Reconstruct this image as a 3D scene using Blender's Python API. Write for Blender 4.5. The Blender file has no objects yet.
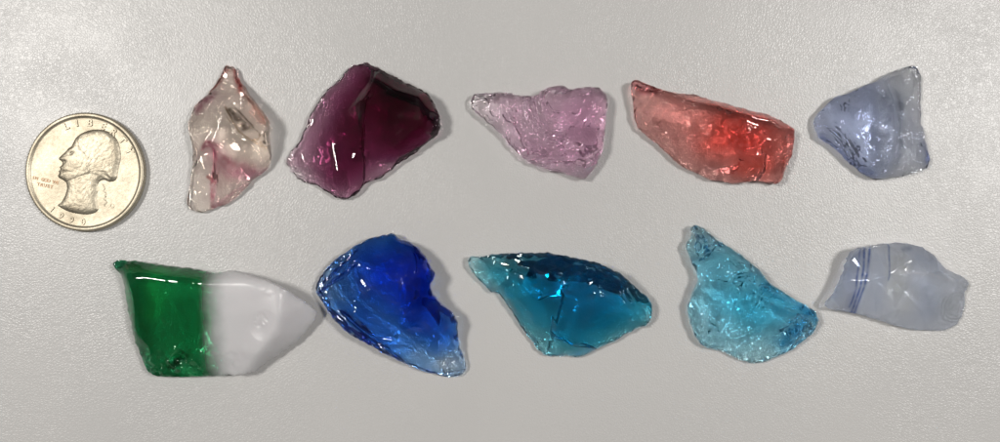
import bpy, math, random
import numpy as np
from mathutils import Vector, geometry, noise

# ------------------------------------------------------------------ frame, camera, light
S = 0.000205            # metres per table unit (a quarter is 24.3 mm across)
CX, CY = 500.0, 221.0
CAM_D = 1100.0          # camera height in the same units
C = bpy.context.scene
COL = C.collection

cam = bpy.data.cameras.new('camera')
cam.sensor_width = 36.0
cam.lens = 36.0 * CAM_D / 1000.0
cam.clip_start = 0.005
cam.clip_end = 50.0
cam_o = bpy.data.objects.new('camera', cam)
cam_o.location = (0, 0, CAM_D * S)
COL.objects.link(cam_o)
C.camera = cam_o

C.view_settings.view_transform = 'Standard'
C.view_settings.look = 'None'
C.view_settings.exposure = 0.0
C.view_settings.gamma = 1.0

C.render.engine = 'CYCLES'
cy = C.cycles
cy.use_denoising = True
cy.max_bounces = 16
cy.transmission_bounces = 14
cy.glossy_bounces = 6
cy.diffuse_bounces = 3
cy.transparent_max_bounces = 16
cy.caustics_refractive = True
cy.caustics_reflective = True
cy.blur_glossy = 0.3
cy.sample_clamp_indirect = 0.0
cy.sample_clamp_direct = 0.0

world = bpy.data.worlds.new('World')
C.world = world
world.use_nodes = True
wn = world.node_tree
wn.nodes.clear()
w_out = wn.nodes.new('ShaderNodeOutputWorld')
w_bg = wn.nodes.new('ShaderNodeBackground')
w_tc = wn.nodes.new('ShaderNodeTexCoord')
w_sep = wn.nodes.new('ShaderNodeSeparateXYZ')
w_ramp = wn.nodes.new('ShaderNodeValToRGB')
wn.links.new(w_tc.outputs['Generated'], w_sep.inputs[0])
wn.links.new(w_sep.outputs['Z'], w_ramp.inputs[0])
# the room: pale ceiling, darker walls; unseen bright panels added for glints on the glass
def wmath(op, a, b=None):
    n = wn.nodes.new('ShaderNodeMath'); n.operation = op
    for i, q in enumerate((a, b)):
        if q is None:
            continue
        if isinstance(q, (int, float)):
            n.inputs[i].default_value = q
        else:
            wn.links.new(q, n.inputs[i])
    return n.outputs[0]


zc = wmath('MAXIMUM', w_sep.outputs['Z'], 0.08)
cu_ = wmath('ADD', wmath('DIVIDE', w_sep.outputs['X'], zc), 0.30)
cv_ = wmath('ADD', wmath('DIVIDE', w_sep.outputs['Y'], zc), 0.45)
pu = wmath('LESS_THAN', wmath('ABSOLUTE', wmath('SUBTRACT', wmath('FRACT', wmath('DIVIDE', cu_, 0.9)), 0.5)), 0.10)
pv = wmath('LESS_THAN', wmath('ABSOLUTE', wmath('SUBTRACT', wmath('FRACT', wmath('DIVIDE', cv_, 1.25)), 0.5)), 0.24)
up = wmath('GREATER_THAN', w_sep.outputs['Z'], 0.16)
pan = wmath('MULTIPLY', wmath('MULTIPLY', pu, pv), up)
w_mix = wn.nodes.new('ShaderNodeMix'); w_mix.data_type = 'RGBA'
wn.links.new(pan, w_mix.inputs[0])
wn.links.new(w_ramp.outputs[0], w_mix.inputs[6])
w_mix.inputs[7].default_value = (2.2, 2.1, 2.0, 1)
wn.links.new(w_mix.outputs[2], w_bg.inputs['Color'])
wn.links.new(w_bg.outputs[0], w_out.inputs['Surface'])
r = w_ramp.color_ramp
r.elements[0].position = 0.0
r.elements[0].color = (0.05, 0.045, 0.04, 1)
r.elements[1].position = 1.0
r.elements[1].color = (0.30, 0.29, 0.28, 1)
for pos, col in ((0.20, (0.07, 0.066, 0.062, 1)), (0.40, (0.36, 0.35, 0.34, 1)), (0.85, (0.42, 0.41, 0.40, 1)), (0.95, (0.25, 0.24, 0.23, 1))):
    e = r.elements.new(pos); e.color = col
w_bg.inputs['Strength'].default_value = 0.18


def lamp(name, loc, size, power, col):
    l = bpy.data.lights.new(name, 'AREA')
    l.shape = 'DISK'
    l.size = size
    l.energy = power
    l.color = col
    o = bpy.data.objects.new(name, l)
    o.location = loc
    o.rotation_euler = (-Vector(loc)).to_track_quat('-Z', 'Y').to_euler()
    COL.objects.link(o)
    return o


lamp('ceiling_lamp', (-0.62, 0.20, 1.2), 0.22, 9.2, (1.0, 0.965, 0.915))
lamp('ceiling_lamp', (0.66, 0.17, 1.2), 0.22, 8.3, (1.0, 0.975, 0.945))

# ------------------------------------------------------------------ node helpers


def new_mat(name):
    m = bpy.data.materials.new(name)
    m.use_nodes = True
    m.node_tree.nodes.clear()
    return m, m.node_tree


def N(nt, kind, **kw):
    n = nt.nodes.new(kind)
    for k, v in kw.items():
        if hasattr(n, k):
            setattr(n, k, v)
        else:
            n.inputs[k].default_value = v
    return n


def absorb(nt, out, trans, depth=40.0):
    """volume absorption giving the colour `trans` after `depth` units of glass"""
    sig = [-math.log(max(c, 1e-4)) / (depth * S) for c in trans]
    mx = max(sig)
    v = nt.nodes.new('ShaderNodeVolumeAbsorption')
    v.inputs['Color'].default_value = [1 - s / mx for s in sig] + [1]
    v.inputs['Density'].default_value = mx
    nt.links.new(v.outputs[0], out.inputs['Volume'])


def glass_mat(name, trans, depth=40.0, rough=0.0, see=0.25, tint=False, bump=0.03, bscale=0.5, haze=0.0, haze_col=(.8, .8, .8)):
    m, nt = new_mat(name)
    out = N(nt, 'ShaderNodeOutputMaterial')
    g = N(nt, 'ShaderNodeBsdfGlass')
    g.inputs['IOR'].default_value = 1.5
    g.inputs['Roughness'].default_value = rough
    t = N(nt, 'ShaderNodeBsdfTransparent')
    mix = N(nt, 'ShaderNodeMixShader')
    mix.inputs[0].default_value = see
    nt.links.new(g.outputs[0], mix.inputs[1])
    nt.links.new(t.outputs[0], mix.inputs[2])
    last = mix
    a = None
    if tint:
        a = N(nt, 'ShaderNodeAttribute')
        a.attribute_name = 'tint'
        nt.links.new(a.outputs['Color'], g.inputs['Color'])
        nt.links.new(a.outputs['Color'], t.inputs['Color'])
    # fine surface relief of a freshly broken face
    tc = N(nt, 'ShaderNodeTexCoord')
    nz = N(nt, 'ShaderNodeTexNoise')
    nz.inputs['Scale'].default_value = bscale / S * 0.25
    nz.inputs['Detail'].default_value = 3
    nt.links.new(tc.outputs['Object'], nz.inputs['Vector'])
    b = N(nt, 'ShaderNodeBump')
    b.inputs['Strength'].default_value = bump
    b.inputs['Distance'].default_value = S * 1.5
    nt.links.new(nz.outputs[0], b.inputs['Height'])
    nt.links.new(b.outputs[0], g.inputs['Normal'])
    if haze > 0:
        d = N(nt, 'ShaderNodeBsdfTranslucent')
        d2 = N(nt, 'ShaderNodeBsdfDiffuse')
        for q in (d, d2):
            if a is not None and tint == 'all':
                nt.links.new(a.outputs['Color'], q.inputs['Color'])
            else:
                q.inputs['Color'].default_value = (*haze_col, 1)
        m2 = N(nt, 'ShaderNodeMixShader')
        m2.inputs[0].default_value = 0.5
        nt.links.new(d.outputs[0], m2.inputs[1])
        nt.links.new(d2.outputs[0], m2.inputs[2])
        m3 = N(nt, 'ShaderNodeMixShader')
        m3.inputs[0].default_value = haze
        nt.links.new(last.outputs[0], m3.inputs[1])
        nt.links.new(m2.outputs[0], m3.inputs[2])
        last = m3
    nt.links.new(last.outputs[0], out.inputs['Surface'])
    absorb(nt, out, trans, depth)
    return m


# ------------------------------------------------------------------ tabletop
def table_material():
    m, nt = new_mat('grained_vinyl')
    out = N(nt, 'ShaderNodeOutputMaterial')
    p = N(nt, 'ShaderNodeBsdfPrincipled')
    tc = N(nt, 'ShaderNodeTexCoord')
    # warp so that the leather-like cells are uneven
    wz = N(nt, 'ShaderNodeTexNoise'); wz.inputs['Scale'].default_value = 0.09 / S; wz.inputs['Detail'].default_value = 3
    nt.links.new(tc.outputs['Object'], wz.inputs['Vector'])
    sc = N(nt, 'ShaderNodeVectorMath', operation='SCALE'); sc.inputs['Scale'].default_value = 7.0 * S
    nt.links.new(wz.outputs['Color'], sc.inputs[0])
    ad = N(nt, 'ShaderNodeVectorMath', operation='ADD')
    nt.links.new(tc.outputs['Object'], ad.inputs[0]); nt.links.new(sc.outputs[0], ad.inputs[1])
    vo = N(nt, 'ShaderNodeTexVoronoi', feature='DISTANCE_TO_EDGE'); vo.inputs['Scale'].default_value = 0.37 / S
    nt.links.new(ad.outputs[0], vo.inputs['Vector'])
    rm = N(nt, 'ShaderNodeMapRange'); rm.inputs['From Max'].default_value = 0.28; rm.interpolation_type = 'SMOOTHSTEP'
    nt.links.new(vo.outputs['Distance'], rm.inputs['Value'])
    nz = N(nt, 'ShaderNodeTexNoise'); nz.inputs['Scale'].default_value = 0.35 / S; nz.inputs['Detail'].default_value = 4
    nt.links.new(tc.outputs['Object'], nz.inputs['Vector'])
    mu = N(nt, 'ShaderNodeMath', operation='MULTIPLY_ADD'); mu.inputs[1].default_value = 0.9
    nt.links.new(nz.outputs[0], mu.inputs[0]); nt.links.new(rm.outputs[0], mu.inputs[2])
    b = N(nt, 'ShaderNodeBump'); b.inputs['Strength'].default_value = 0.155; b.inputs['Distance'].default_value = 0.7 * S
    gz = N(nt, 'ShaderNodeTexNoise'); gz.inputs['Scale'].default_value = 0.012 / S; gz.inputs['Detail'].default_value = 3
    nt.links.new(tc.outputs['Object'], gz.inputs['Vector'])
    gr = N(nt, 'ShaderNodeMapRange'); gr.inputs['From Min'].default_value = .35; gr.inputs['From Max'].default_value = .65; gr.inputs['To Min'].default_value = .45; gr.inputs['To Max'].default_value = 1.15
    nt.links.new(gz.outputs[0], gr.inputs['Value'])
    gm = N(nt, 'ShaderNodeMath', operation='MULTIPLY')
    nt.links.new(mu.outputs[0], gm.inputs[0]); nt.links.new(gr.outputs[0], gm.inputs[1])
    nt.links.new(gm.outputs[0], b.inputs['Height'])
    # broad smudges in tone
    bz = N(nt, 'ShaderNodeTexNoise'); bz.inputs['Scale'].default_value = 0.004 / S; bz.inputs['Detail'].default_value = 4
    nt.links.new(tc.outputs['Object'], bz.inputs['Vector'])
    cr = N(nt, 'ShaderNodeValToRGB')
    cr.color_ramp.elements[0].position = 0.3; cr.color_ramp.elements[0].color = (0.52, 0.515, 0.508, 1)
    cr.color_ramp.elements[1].position = 0.7; cr.color_ramp.elements[1].color = (0.56, 0.553, 0.543, 1)
    nt.links.new(bz.outputs[0], cr.inputs[0])
    nt.links.new(cr.outputs[0], p.inputs['Base Color'])
    p.inputs['Roughness'].default_value = 0.31
    p.inputs['Specular IOR Level'].default_value = 0.5
    nt.links.new(b.outputs[0], p.inputs['Normal'])
    nt.links.new(p.outputs[0], out.inputs['Surface'])
    return m


def build_table():
    hx, hy, th = 1400 * S, 1100 * S, 60 * S
    v = [(-hx, -hy, 0), (hx, -hy, 0), (hx, hy, 0), (-hx, hy, 0), (-hx, -hy, -th), (hx, -hy, -th), (hx, hy, -th), (-hx, hy, -th)]
    f = [(0, 1, 2, 3), (7, 6, 5, 4), (0, 4, 5, 1), (1, 5, 6, 2), (2, 6, 7, 3), (3, 7, 4, 0)]
    me = bpy.data.meshes.new('tabletop'); me.from_pydata(v, [], f)
    me.materials.append(table_material())
    o = bpy.data.objects.new('tabletop', me); COL.objects.link(o)
    o['kind'] = 'structure'
    o['label'] = 'pale grey tabletop covered in grained leather-like vinyl'
    return o


build_table()

# ------------------------------------------------------------------ shard geometry kit


def Z(x0, y0, s, pts):
    return [(x0 + p[0] / s, y0 + p[1] / s) + tuple(p[2:]) for p in pts]


def inside(poly, X, Y):
    res = np.zeros(X.shape, bool)
    n = len(poly)
    for i in range(n):
        x1, y1 = poly[i]; x2, y2 = poly[(i + 1) % n]
        if y1 == y2:
            continue
        c = ((y1 > Y) != (y2 > Y)) & (X < (x2 - x1) * (Y - y1) / (y2 - y1) + x1)
        res ^= c
    return res


def edge_dist(poly, X, Y):
    d = np.full(X.shape, 1e9)
    n = len(poly)
    for i in range(n):
        x1, y1 = poly[i]; x2, y2 = poly[(i + 1) % n]
        dx, dy = x2 - x1, y2 - y1
        L = dx * dx + dy * dy + 1e-12
        t = np.clip(((X - x1) * dx + (Y - y1) * dy) / L, 0, 1)
        d = np.minimum(d, np.hypot(X - x1 - t * dx, Y - y1 - t * dy))
    return d


def line_dist(pl, X, Y):
    d = np.full(X.shape, 1e9)
    for (x1, y1), (x2, y2) in zip(pl[:-1], pl[1:]):
        dx, dy = x2 - x1, y2 - y1
        L = dx * dx + dy * dy + 1e-12
        t = np.clip(((X - x1) * dx + (Y - y1) * dy) / L, 0, 1)
        d = np.minimum(d, np.hypot(X - x1 - t * dx, Y - y1 - t * dy))
    return d


def sstep(a, b, x):
    t = np.clip((x - a) / (b - a), 0, 1)
    return t * t * (3 - 2 * t)


def tin(pts, lines, X, Y):
    """height of a triangulated surface through control points and break lines"""
    vs, hs, ed = [], [], []
    for p in pts:
        vs.append(Vector((p[0], p[1]))); hs.append(p[2])
    for ln in lines:
        k0 = len(vs)
        for p in ln:
            vs.append(Vector((p[0], p[1]))); hs.append(p[2])
        ed += [(k0 + i, k0 + i + 1) for i in range(len(ln) - 1)]
    ov, oe, of, orig_v, _, _ = geometry.delaunay_2d_cdt(vs, ed, [], 0, 1e-4)
    H = []
    src = np.array([(v[0], v[1]) for v in vs]); hs = np.array(hs)
    for v, og in zip(ov, orig_v):
        if og:
            H.append(float(np.mean([hs[k] for k in og])))
        else:
            d = np.hypot(src[:, 0] - v[0], src[:, 1] - v[1]) + 1e-6
            w = 1 / d ** 3
            H.append(float((w * hs).sum() / w.sum()))
    out = np.zeros(X.shape)
    order = np.argsort(X); XS = X[order]; YS = Y[order]
    for f in of:
        a, b, c = (ov[i] for i in f)
        den = (b[1] - c[1]) * (a[0] - c[0]) + (c[0] - b[0]) * (a[1] - c[1])
        if abs(den) < 1e-9:
            continue
        i0 = np.searchsorted(XS, min(a[0], b[0], c[0]) - 1e-6); i1 = np.searchsorted(XS, max(a[0], b[0], c[0]) + 1e-6)
        if i1 <= i0:
            continue
        xs, ys = XS[i0:i1], YS[i0:i1]
        w1 = ((b[1] - c[1]) * (xs - c[0]) + (c[0] - b[0]) * (ys - c[1])) / den
        w2 = ((c[1] - a[1]) * (xs - c[0]) + (a[0] - c[0]) * (ys - c[1])) / den
        w3 = 1 - w1 - w2
        k = (w1 > -1e-6) & (w2 > -1e-6) & (w3 > -1e-6)
        out[order[i0:i1][k]] = (w1 * H[f[0]] + w2 * H[f[1]] + w3 * H[f[2]])[k]
    return out


def crystal(rng, cell, amp, X, Y):
    """continuous surface of small flat random facets"""
    x0, x1, y0, y1 = X.min() - 2 * cell, X.max() + 2 * cell, Y.min() - 2 * cell, Y.max() + 2 * cell
    nx, ny = int((x1 - x0) / cell) + 2, int((y1 - y0) / cell) + 2
    pts = [(x0 + (i + rng.uniform(-.45, .45)) * cell, y0 + (j + rng.uniform(-.45, .45)) * cell, rng.uniform(-1, 1) * amp)
           for i in range(nx) for j in range(ny)]
    return tin(pts, [], X, Y)


def snoise(seed, scale, X, Y, octv=3):
    return np.array([noise.fractal(Vector((x / scale, y / scale, seed)), 0.6, 2.0, octv) for x, y in zip(X, Y)])


def resample(poly, step):
    out = []
    n = len(poly)
    for i in range(n):
        a, b = poly[i], poly[(i + 1) % n]
        L = math.hypot(b[0] - a[0], b[1] - a[1])
        k = max(1, int(round(L / step)))
        for j in range(k):
            t = j / k
            out.append(tuple(a[q] + (b[q] - a[q]) * t for q in range(len(a))))
    return out


def smooth_outline(poly, it=1):
    """corner cutting that keeps the shape but takes the traced corners off"""
    for _ in range(it):
        o = []
        n = len(poly)
        for i in range(n):
            a, b = poly[i], poly[(i + 1) % n]
            o.append(tuple(a[q] * .8 + b[q] * .2 for q in range(len(a))))
            o.append(tuple(a[q] * .2 + b[q] * .8 for q in range(len(a))))
        poly = o
    return poly


def shard(name, label, cat, outline, mat, seed, rim_t=12, rim_b=4, top=(), tlines=(), bot=(), blines=(),
          ripples=(), bowls=(), chips=(), bchips=(), bripples=(), jag=0.7, wav=0.5, bwav=0.6, res=0.85, tint=None,
          relax=1, extra=None, bev=1.1, grit=.12, under=.8, macro=(34, 4.0), rund=1.0, jagfreq=5.0, group='chunks of coloured glass laid out in two rows'):
    rng = random.Random(seed)
    full = [(p[0], p[1], (p[2] if len(p) > 2 else rim_t), (p[3] if len(p) > 3 else rim_b)) for p in outline]
    full = smooth_outline(full)
    rs = resample(full, res * 1.0)
    # uneven broken edge
    n = len(rs)
    P = []
    jr = [rng.uniform(-1, 1) for _ in range(n)]
    for i, p in enumerate(rs):
        a, b = rs[i - 1], rs[(i + 1) % n]
        tx, ty = b[0] - a[0], b[1] - a[1]
        L = math.hypot(tx, ty) + 1e-9
        k = noise.fractal(Vector((p[0] / jagfreq, p[1] / jagfreq, seed + .3)), 0.7, 2.0, 3) * jag * .6
        u = i * res / 4.3; iu = int(u); k += (jr[iu % n] * (1 - u + iu) + jr[(iu + 1) % n] * (u - iu)) * jag * .7
        zt = p[2] + noise.fractal(Vector((p[0] / 6, p[1] / 6, seed + 9.1)), .6, 2., 3) * jag * 1.6
        P.append((p[0] + ty / L * k, p[1] - tx / L * k, zt, p[3]))
    poly = [(p[0], p[1]) for p in P]
    A = np.array(poly)
    x0, y0 = A.min(0); x1, y1 = A.max(0)
    hx = res; hy = res * 0.866
    gx, gy = [], []
    j = 0
    y = y0
    while y < y1:
        x = x0 + (hx / 2 if j % 2 else 0)
        while x < x1:
            gx.append(x); gy.append(y); x += hx
        y += hy; j += 1
    gx = np.array(gx); gy = np.array(gy)
    k = inside(poly, gx, gy)
    gx, gy = gx[k], gy[k]
    d = edge_dist(poly, gx, gy)
    k = d > res * 0.55
    gx, gy = gx[k], gy[k]
    gx = gx + np.array([rng.uniform(-.12, .12) for _ in gx]) * res
    gy = gy + np.array([rng.uniform(-.12, .12) for _ in gy]) * res
    nb = len(P)
    X = np.concatenate([A[:, 0], gx]); Y = np.concatenate([A[:, 1], gy])
    D = edge_dist(poly, X, Y); D[:nb] = 0
    cf = full
    top_h = tin([(p[0], p[1], p[2]) for p in cf] + list(top), tlines, X, Y)
    bot_h = tin([(p[0], p[1], p[3]) for p in cf] + list(bot), blines, X, Y)
    top_h[:nb] = [p[2] for p in P]
    bot_h[:nb] = [p[3] for p in P]
    # triangulate the fine mesh
    vs = [Vector((float(a), float(b))) for a, b in zip(X, Y)]
    ov, oe, of, og, _, _ = geometry.delaunay_2d_cdt(vs, [], [list(range(nb))], 1, 1e-5)
    mp = [g[0] for g in og]
    inv = {}
    T = []
    for f in of:
        t = [mp[i] for i in f]
        if len(set(t)) == 3:
            T.append(t)
    T = np.array(T)
    # orientation
    cr = (X[T[:, 1]] - X[T[:, 0]]) * (Y[T[:, 2]] - Y[T[:, 0]]) - (X[T[:, 2]] - X[T[:, 0]]) * (Y[T[:, 1]] - Y[T[:, 0]])
    T = T[np.abs(cr) > 1e-7]; cr = cr[np.abs(cr) > 1e-7]
    T[cr > 0] = T[cr > 0][:, ::-1]     # picture y points down: this makes the top face up

    def relaxed(h, it):
        E = np.concatenate([T[:, [0, 1]], T[:, [1, 2]], T[:, [2, 0]]])
        for _ in range(it):
            acc = np.zeros(len(X)); cnt = np.zeros(len(X))
            np.add.at(acc, E[:, 0], h[E[:, 1]]); np.add.at(cnt, E[:, 0], 1)
            np.add.at(acc, E[:, 1], h[E[:, 0]]); np.add.at(cnt, E[:, 1], 1)
            nh = np.where(cnt > 0, acc / np.maximum(cnt, 1), h)
            nh[:nb] = h[:nb]
            h = h * .4 + nh * .6
        return h
    top_h = relaxed(top_h, relax)
    bot_h = relaxed(bot_h, relax)
    mk, mt = macro
    big = crystal(rng, mk, mt, X, Y); bot_h = bot_h + (big - big.min()) * (.25 + .75 * sstep(0, 10, D))
    top_h = top_h + crystal(rng, mk * 1.3, mt * .4, X, Y) * sstep(0, 8, D)
    hk = crystal(rng, 9, 1.0, X, Y); hk2 = crystal(rng, 5, 1.0, X, Y)
    edge = sstep(0, 3, D)

    def rip(h, specs):
        for (cx, cy, r0, r1, wl, amp, *ang) in specs:
            R = np.hypot(X - cx, Y - cy)
            ph = np.arctan2(-(Y - cy), X - cx)
            wob = 1.0 + 0.03 * np.sin(ph * 5 + seed)
            w = sstep(r0, r0 + (r1 - r0) * .2, R) * (1 - sstep(r1 - (r1 - r0) * .25, r1, R))
            if ang:
                a0, a1 = math.radians(ang[0]), math.radians(ang[1])
                mid, half = (a0 + a1) / 2, (a1 - a0) / 2
                dd = np.abs((ph - mid + np.pi) % (2 * np.pi) - np.pi)
                w = w * (1 - sstep(half * .75, half, dd))
            u = R * wob / wl
            saw = (u + .25 * np.sin(u * 1.7)) % 1.0
            prof = np.sin(2 * np.pi * u + 1.2 * np.sin(u * 2.3)) * .6 + (saw - .5) * .5
            h = h + prof * amp * w * edge
        return h
    top_h = rip(top_h, ripples)
    bot_h = rip(bot_h, list(bripples) + [(*q[:5], -q[5] * under * rund, *q[6:]) for q in ripples])
    for (bx, by, R, dep) in bowls:
        q = ((X - bx) ** 2 + (Y - by) ** 2) / (R * R)
        top_h = top_h - dep * np.maximum(0, 1 - q) * edge
    for (bx, by, R, cell, amp) in chips:
        c = crystal(rng, cell, amp, X, Y)
        w = 1 - sstep(R * .55, R, np.hypot(X - bx, Y - by))
        top_h = top_h + c * w * sstep(0, 1.5, D)
        c = crystal(rng, cell * 1.15, amp * 1.3 * under, X, Y)
        bot_h = bot_h + np.abs(c) * w
    for (bx, by, R, cell, amp) in bchips:
        c = crystal(rng, cell, amp, X, Y)
        w = 1 - sstep(R * .55, R, np.hypot(X - bx, Y - by))
        bot_h = bot_h + np.abs(c) * w
    top_h = top_h + snoise(seed + 3.7, 26, X, Y, 2) * wav * .9 * edge
    bot_h = bot_h + snoise(seed + 8.2, 22, X, Y, 2) * bwav * edge
    if extra:
        top_h, bot_h = extra(X, Y, top_h, bot_h, edge)
    top_h = top_h + (hk * .45) * edge * grit
    bot_h = bot_h + np.abs(hk2) * grit * .8 * edge
    top_h = np.maximum(top_h, bot_h + 1.2)
    bot_h = bot_h - bot_h.min() + 0.3
    top_h = np.maximum(top_h, bot_h + 1.2)
    # to the table: the silhouette lies a little above it
    zr = float(np.mean(top_h[:nb] + bot_h[:nb])) / 2
    k = 1 - zr / CAM_D
    ins = np.zeros((nb, 2))
    for i in range(nb):
        a = P[i - 2]; b = P[(i + 2) % nb]
        tx, ty = b[0] - a[0], b[1] - a[1]
        L = math.hypot(tx, ty) + 1e-9
        q = bev * (0.75 + 1.1 * noise.noise(Vector((P[i][0] / 7, P[i][1] / 7, seed + 20.))))
        ins[i] = (-ty / L * q, tx / L * q)
    XT = X.copy(); YT = Y.copy()
    # ease the first rows of vertices in with the border
    wgt = np.clip(1 - D / (bev * 2.6), 0, 1)
    near = np.argmin(np.hypot(X[:, None][wgt > 0] - A[None, :, 0], Y[:, None][wgt > 0] - A[None, :, 1]), axis=1)
    XT[wgt > 0] += ins[near, 0] * wgt[wgt > 0]; YT[wgt > 0] += ins[near, 1] * wgt[wgt > 0]
    mx, my = float(A[:, 0].mean()), float(A[:, 1].mean())
    ox, oy = (mx - CX) * k, (CY - my) * k
    XB = X.copy(); YB = Y.copy()
    wgb = np.clip(1 - D / (bev * 5.5), 0, 1)
    nrb = np.argmin(np.hypot(X[:, None][wgb > 0] - A[None, :, 0], Y[:, None][wgb > 0] - A[None, :, 1]), axis=1)
    XB[wgb > 0] += ins[nrb, 0] * wgb[wgb > 0] * 2.4; YB[wgb > 0] += ins[nrb, 1] * wgb[wgb > 0] * 2.4
    XT = X + (XT - X) * .7; YT = Y + (YT - Y) * .7
    WX = ((XT - CX) * k - ox) * S; WY = ((CY - YT) * k - oy) * S
    BX = ((XB - CX) * k - ox) * S; BY = ((CY - YB) * k - oy) * S
    nv = len(X)
    verts = list(zip(WX, WY, top_h * S)) + list(zip(BX, BY, bot_h * S))
    rings = []
    nr = 3
    base = 2 * nv
    cols = list(range(nv)) + list(range(nv))
    for q in range(1, nr + 1):
        t = q / (nr + 1)
        ring = []
        for i in range(nb):
            a = P[i - 1]; b = P[(i + 1) % nb]
            tx, ty = b[0] - a[0], b[1] - a[1]
            L = math.hypot(tx, ty) + 1e-9
            kk = noise.fractal(Vector((P[i][0] / 4, P[i][1] / 4, seed + q * 1.7)), .7, 2., 3) * jag * .4 + (0 if q < 3 else -bev * 1.0)
            xx, yy = P[i][0] + ty / L * kk, P[i][1] - tx / L * kk
            z = top_h[i] * (1 - t) + bot_h[i] * t
            verts.append((((xx - CX) * k - ox) * S, ((CY - yy) * k - oy) * S, z * S))
            cols.append(i)
            ring.append(base); base += 1
        rings.append(ring)
    faces = [tuple(t) for t in T.tolist()] + [(t[0] + nv, t[2] + nv, t[1] + nv) for t in T.tolist()]
    levels = [list(range(nb))] + rings + [list(range(nv, nv + nb))]
    area = 0.5 * sum(WX[i] * WY[(i + 1) % nb] - WX[(i + 1) % nb] * WY[i] for i in range(nb))
    for la, lb in zip(levels[:-1], levels[1:]):
        for i in range(nb):
            j = (i + 1) % nb
            q = (la[i], lb[i], lb[j], la[j])
            if area < 0:
                q = q[::-1]
            faces.append(q)
    me = bpy.data.meshes.new(name)
    me.from_pydata([tuple(map(float, v)) for v in verts], [], faces)
    me.validate()
    for p_ in me.polygons:
        p_.use_smooth = True
    me.set_sharp_from_angle(angle=math.radians(38))
    if tint is not None:
        cc = tint(X, Y)
        cc = cc[np.array(cols)]
        at = me.color_attributes.new('tint', 'FLOAT_COLOR', 'POINT')
        buf = np.ones((len(verts), 4), np.float32); buf[:, :cc.shape[1]] = cc
        at.data.foreach_set('color', buf.ravel())
    me.materials.append(mat)
    o = bpy.data.objects.new(name, me)
    o.location = (ox * S, oy * S, 0)
    COL.objects.link(o)
    o['label'] = label; o['category'] = cat; o['group'] = group
    return o

# ------------------------------------------------------------------ the coin
def coin_metal():
    m, nt = new_mat('worn_nickel')
    out = N(nt, 'ShaderNodeOutputMaterial')
    p = N(nt, 'ShaderNodeBsdfPrincipled')
    p.inputs['Metallic'].default_value = 0.85
    tc = N(nt, 'ShaderNodeTexCoord')
    nz = N(nt, 'ShaderNodeTexNoise'); nz.inputs['Scale'].default_value = 0.05 / S; nz.inputs['Detail'].default_value = 5
    nt.links.new(tc.outputs['Object'], nz.inputs['Vector'])
    cr = N(nt, 'ShaderNodeValToRGB')
    cr.color_ramp.elements[0].position = 0.32; cr.color_ramp.elements[0].color = (0.34, 0.295, 0.22, 1)
    cr.color_ramp.elements[1].position = 0.62; cr.color_ramp.elements[1].color = (0.50, 0.45, 0.35, 1)
    nt.links.new(nz.outputs[0], cr.inputs[0])
    at = N(nt, 'ShaderNodeAttribute'); at.attribute_name = 'stain'
    mx = N(nt, 'ShaderNodeMix', data_type='RGBA')
    nt.links.new(at.outputs['Fac'], mx.inputs[0])
    nt.links.new(cr.outputs[0], mx.inputs[6]); mx.inputs[7].default_value = (0.36, 0.22, 0.13, 1)
    nt.links.new(mx.outputs[2], p.inputs['Base Color'])
    n2 = N(nt, 'ShaderNodeTexNoise'); n2.inputs['Scale'].default_value = 0.32 / S; n2.inputs['Detail'].default_value = 6
    n2.inputs['Roughness'].default_value = 0.7
    nt.links.new(tc.outputs['Object'], n2.inputs['Vector'])
    b = N(nt, 'ShaderNodeBump'); b.inputs['Strength'].default_value = 0.35; b.inputs['Distance'].default_value = 0.5 * S
    nt.links.new(n2.outputs[0], b.inputs['Height']); nt.links.new(b.outputs[0], p.inputs['Normal'])
    mr = N(nt, 'ShaderNodeMapRange'); mr.inputs['To Min'].default_value = 0.34; mr.inputs['To Max'].default_value = 0.56
    nt.links.new(n2.outputs[0], mr.inputs['Value']); nt.links.new(mr.outputs[0], p.inputs['Roughness'])
    nt.links.new(p.outputs[0], out.inputs['Surface'])
    return m


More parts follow.
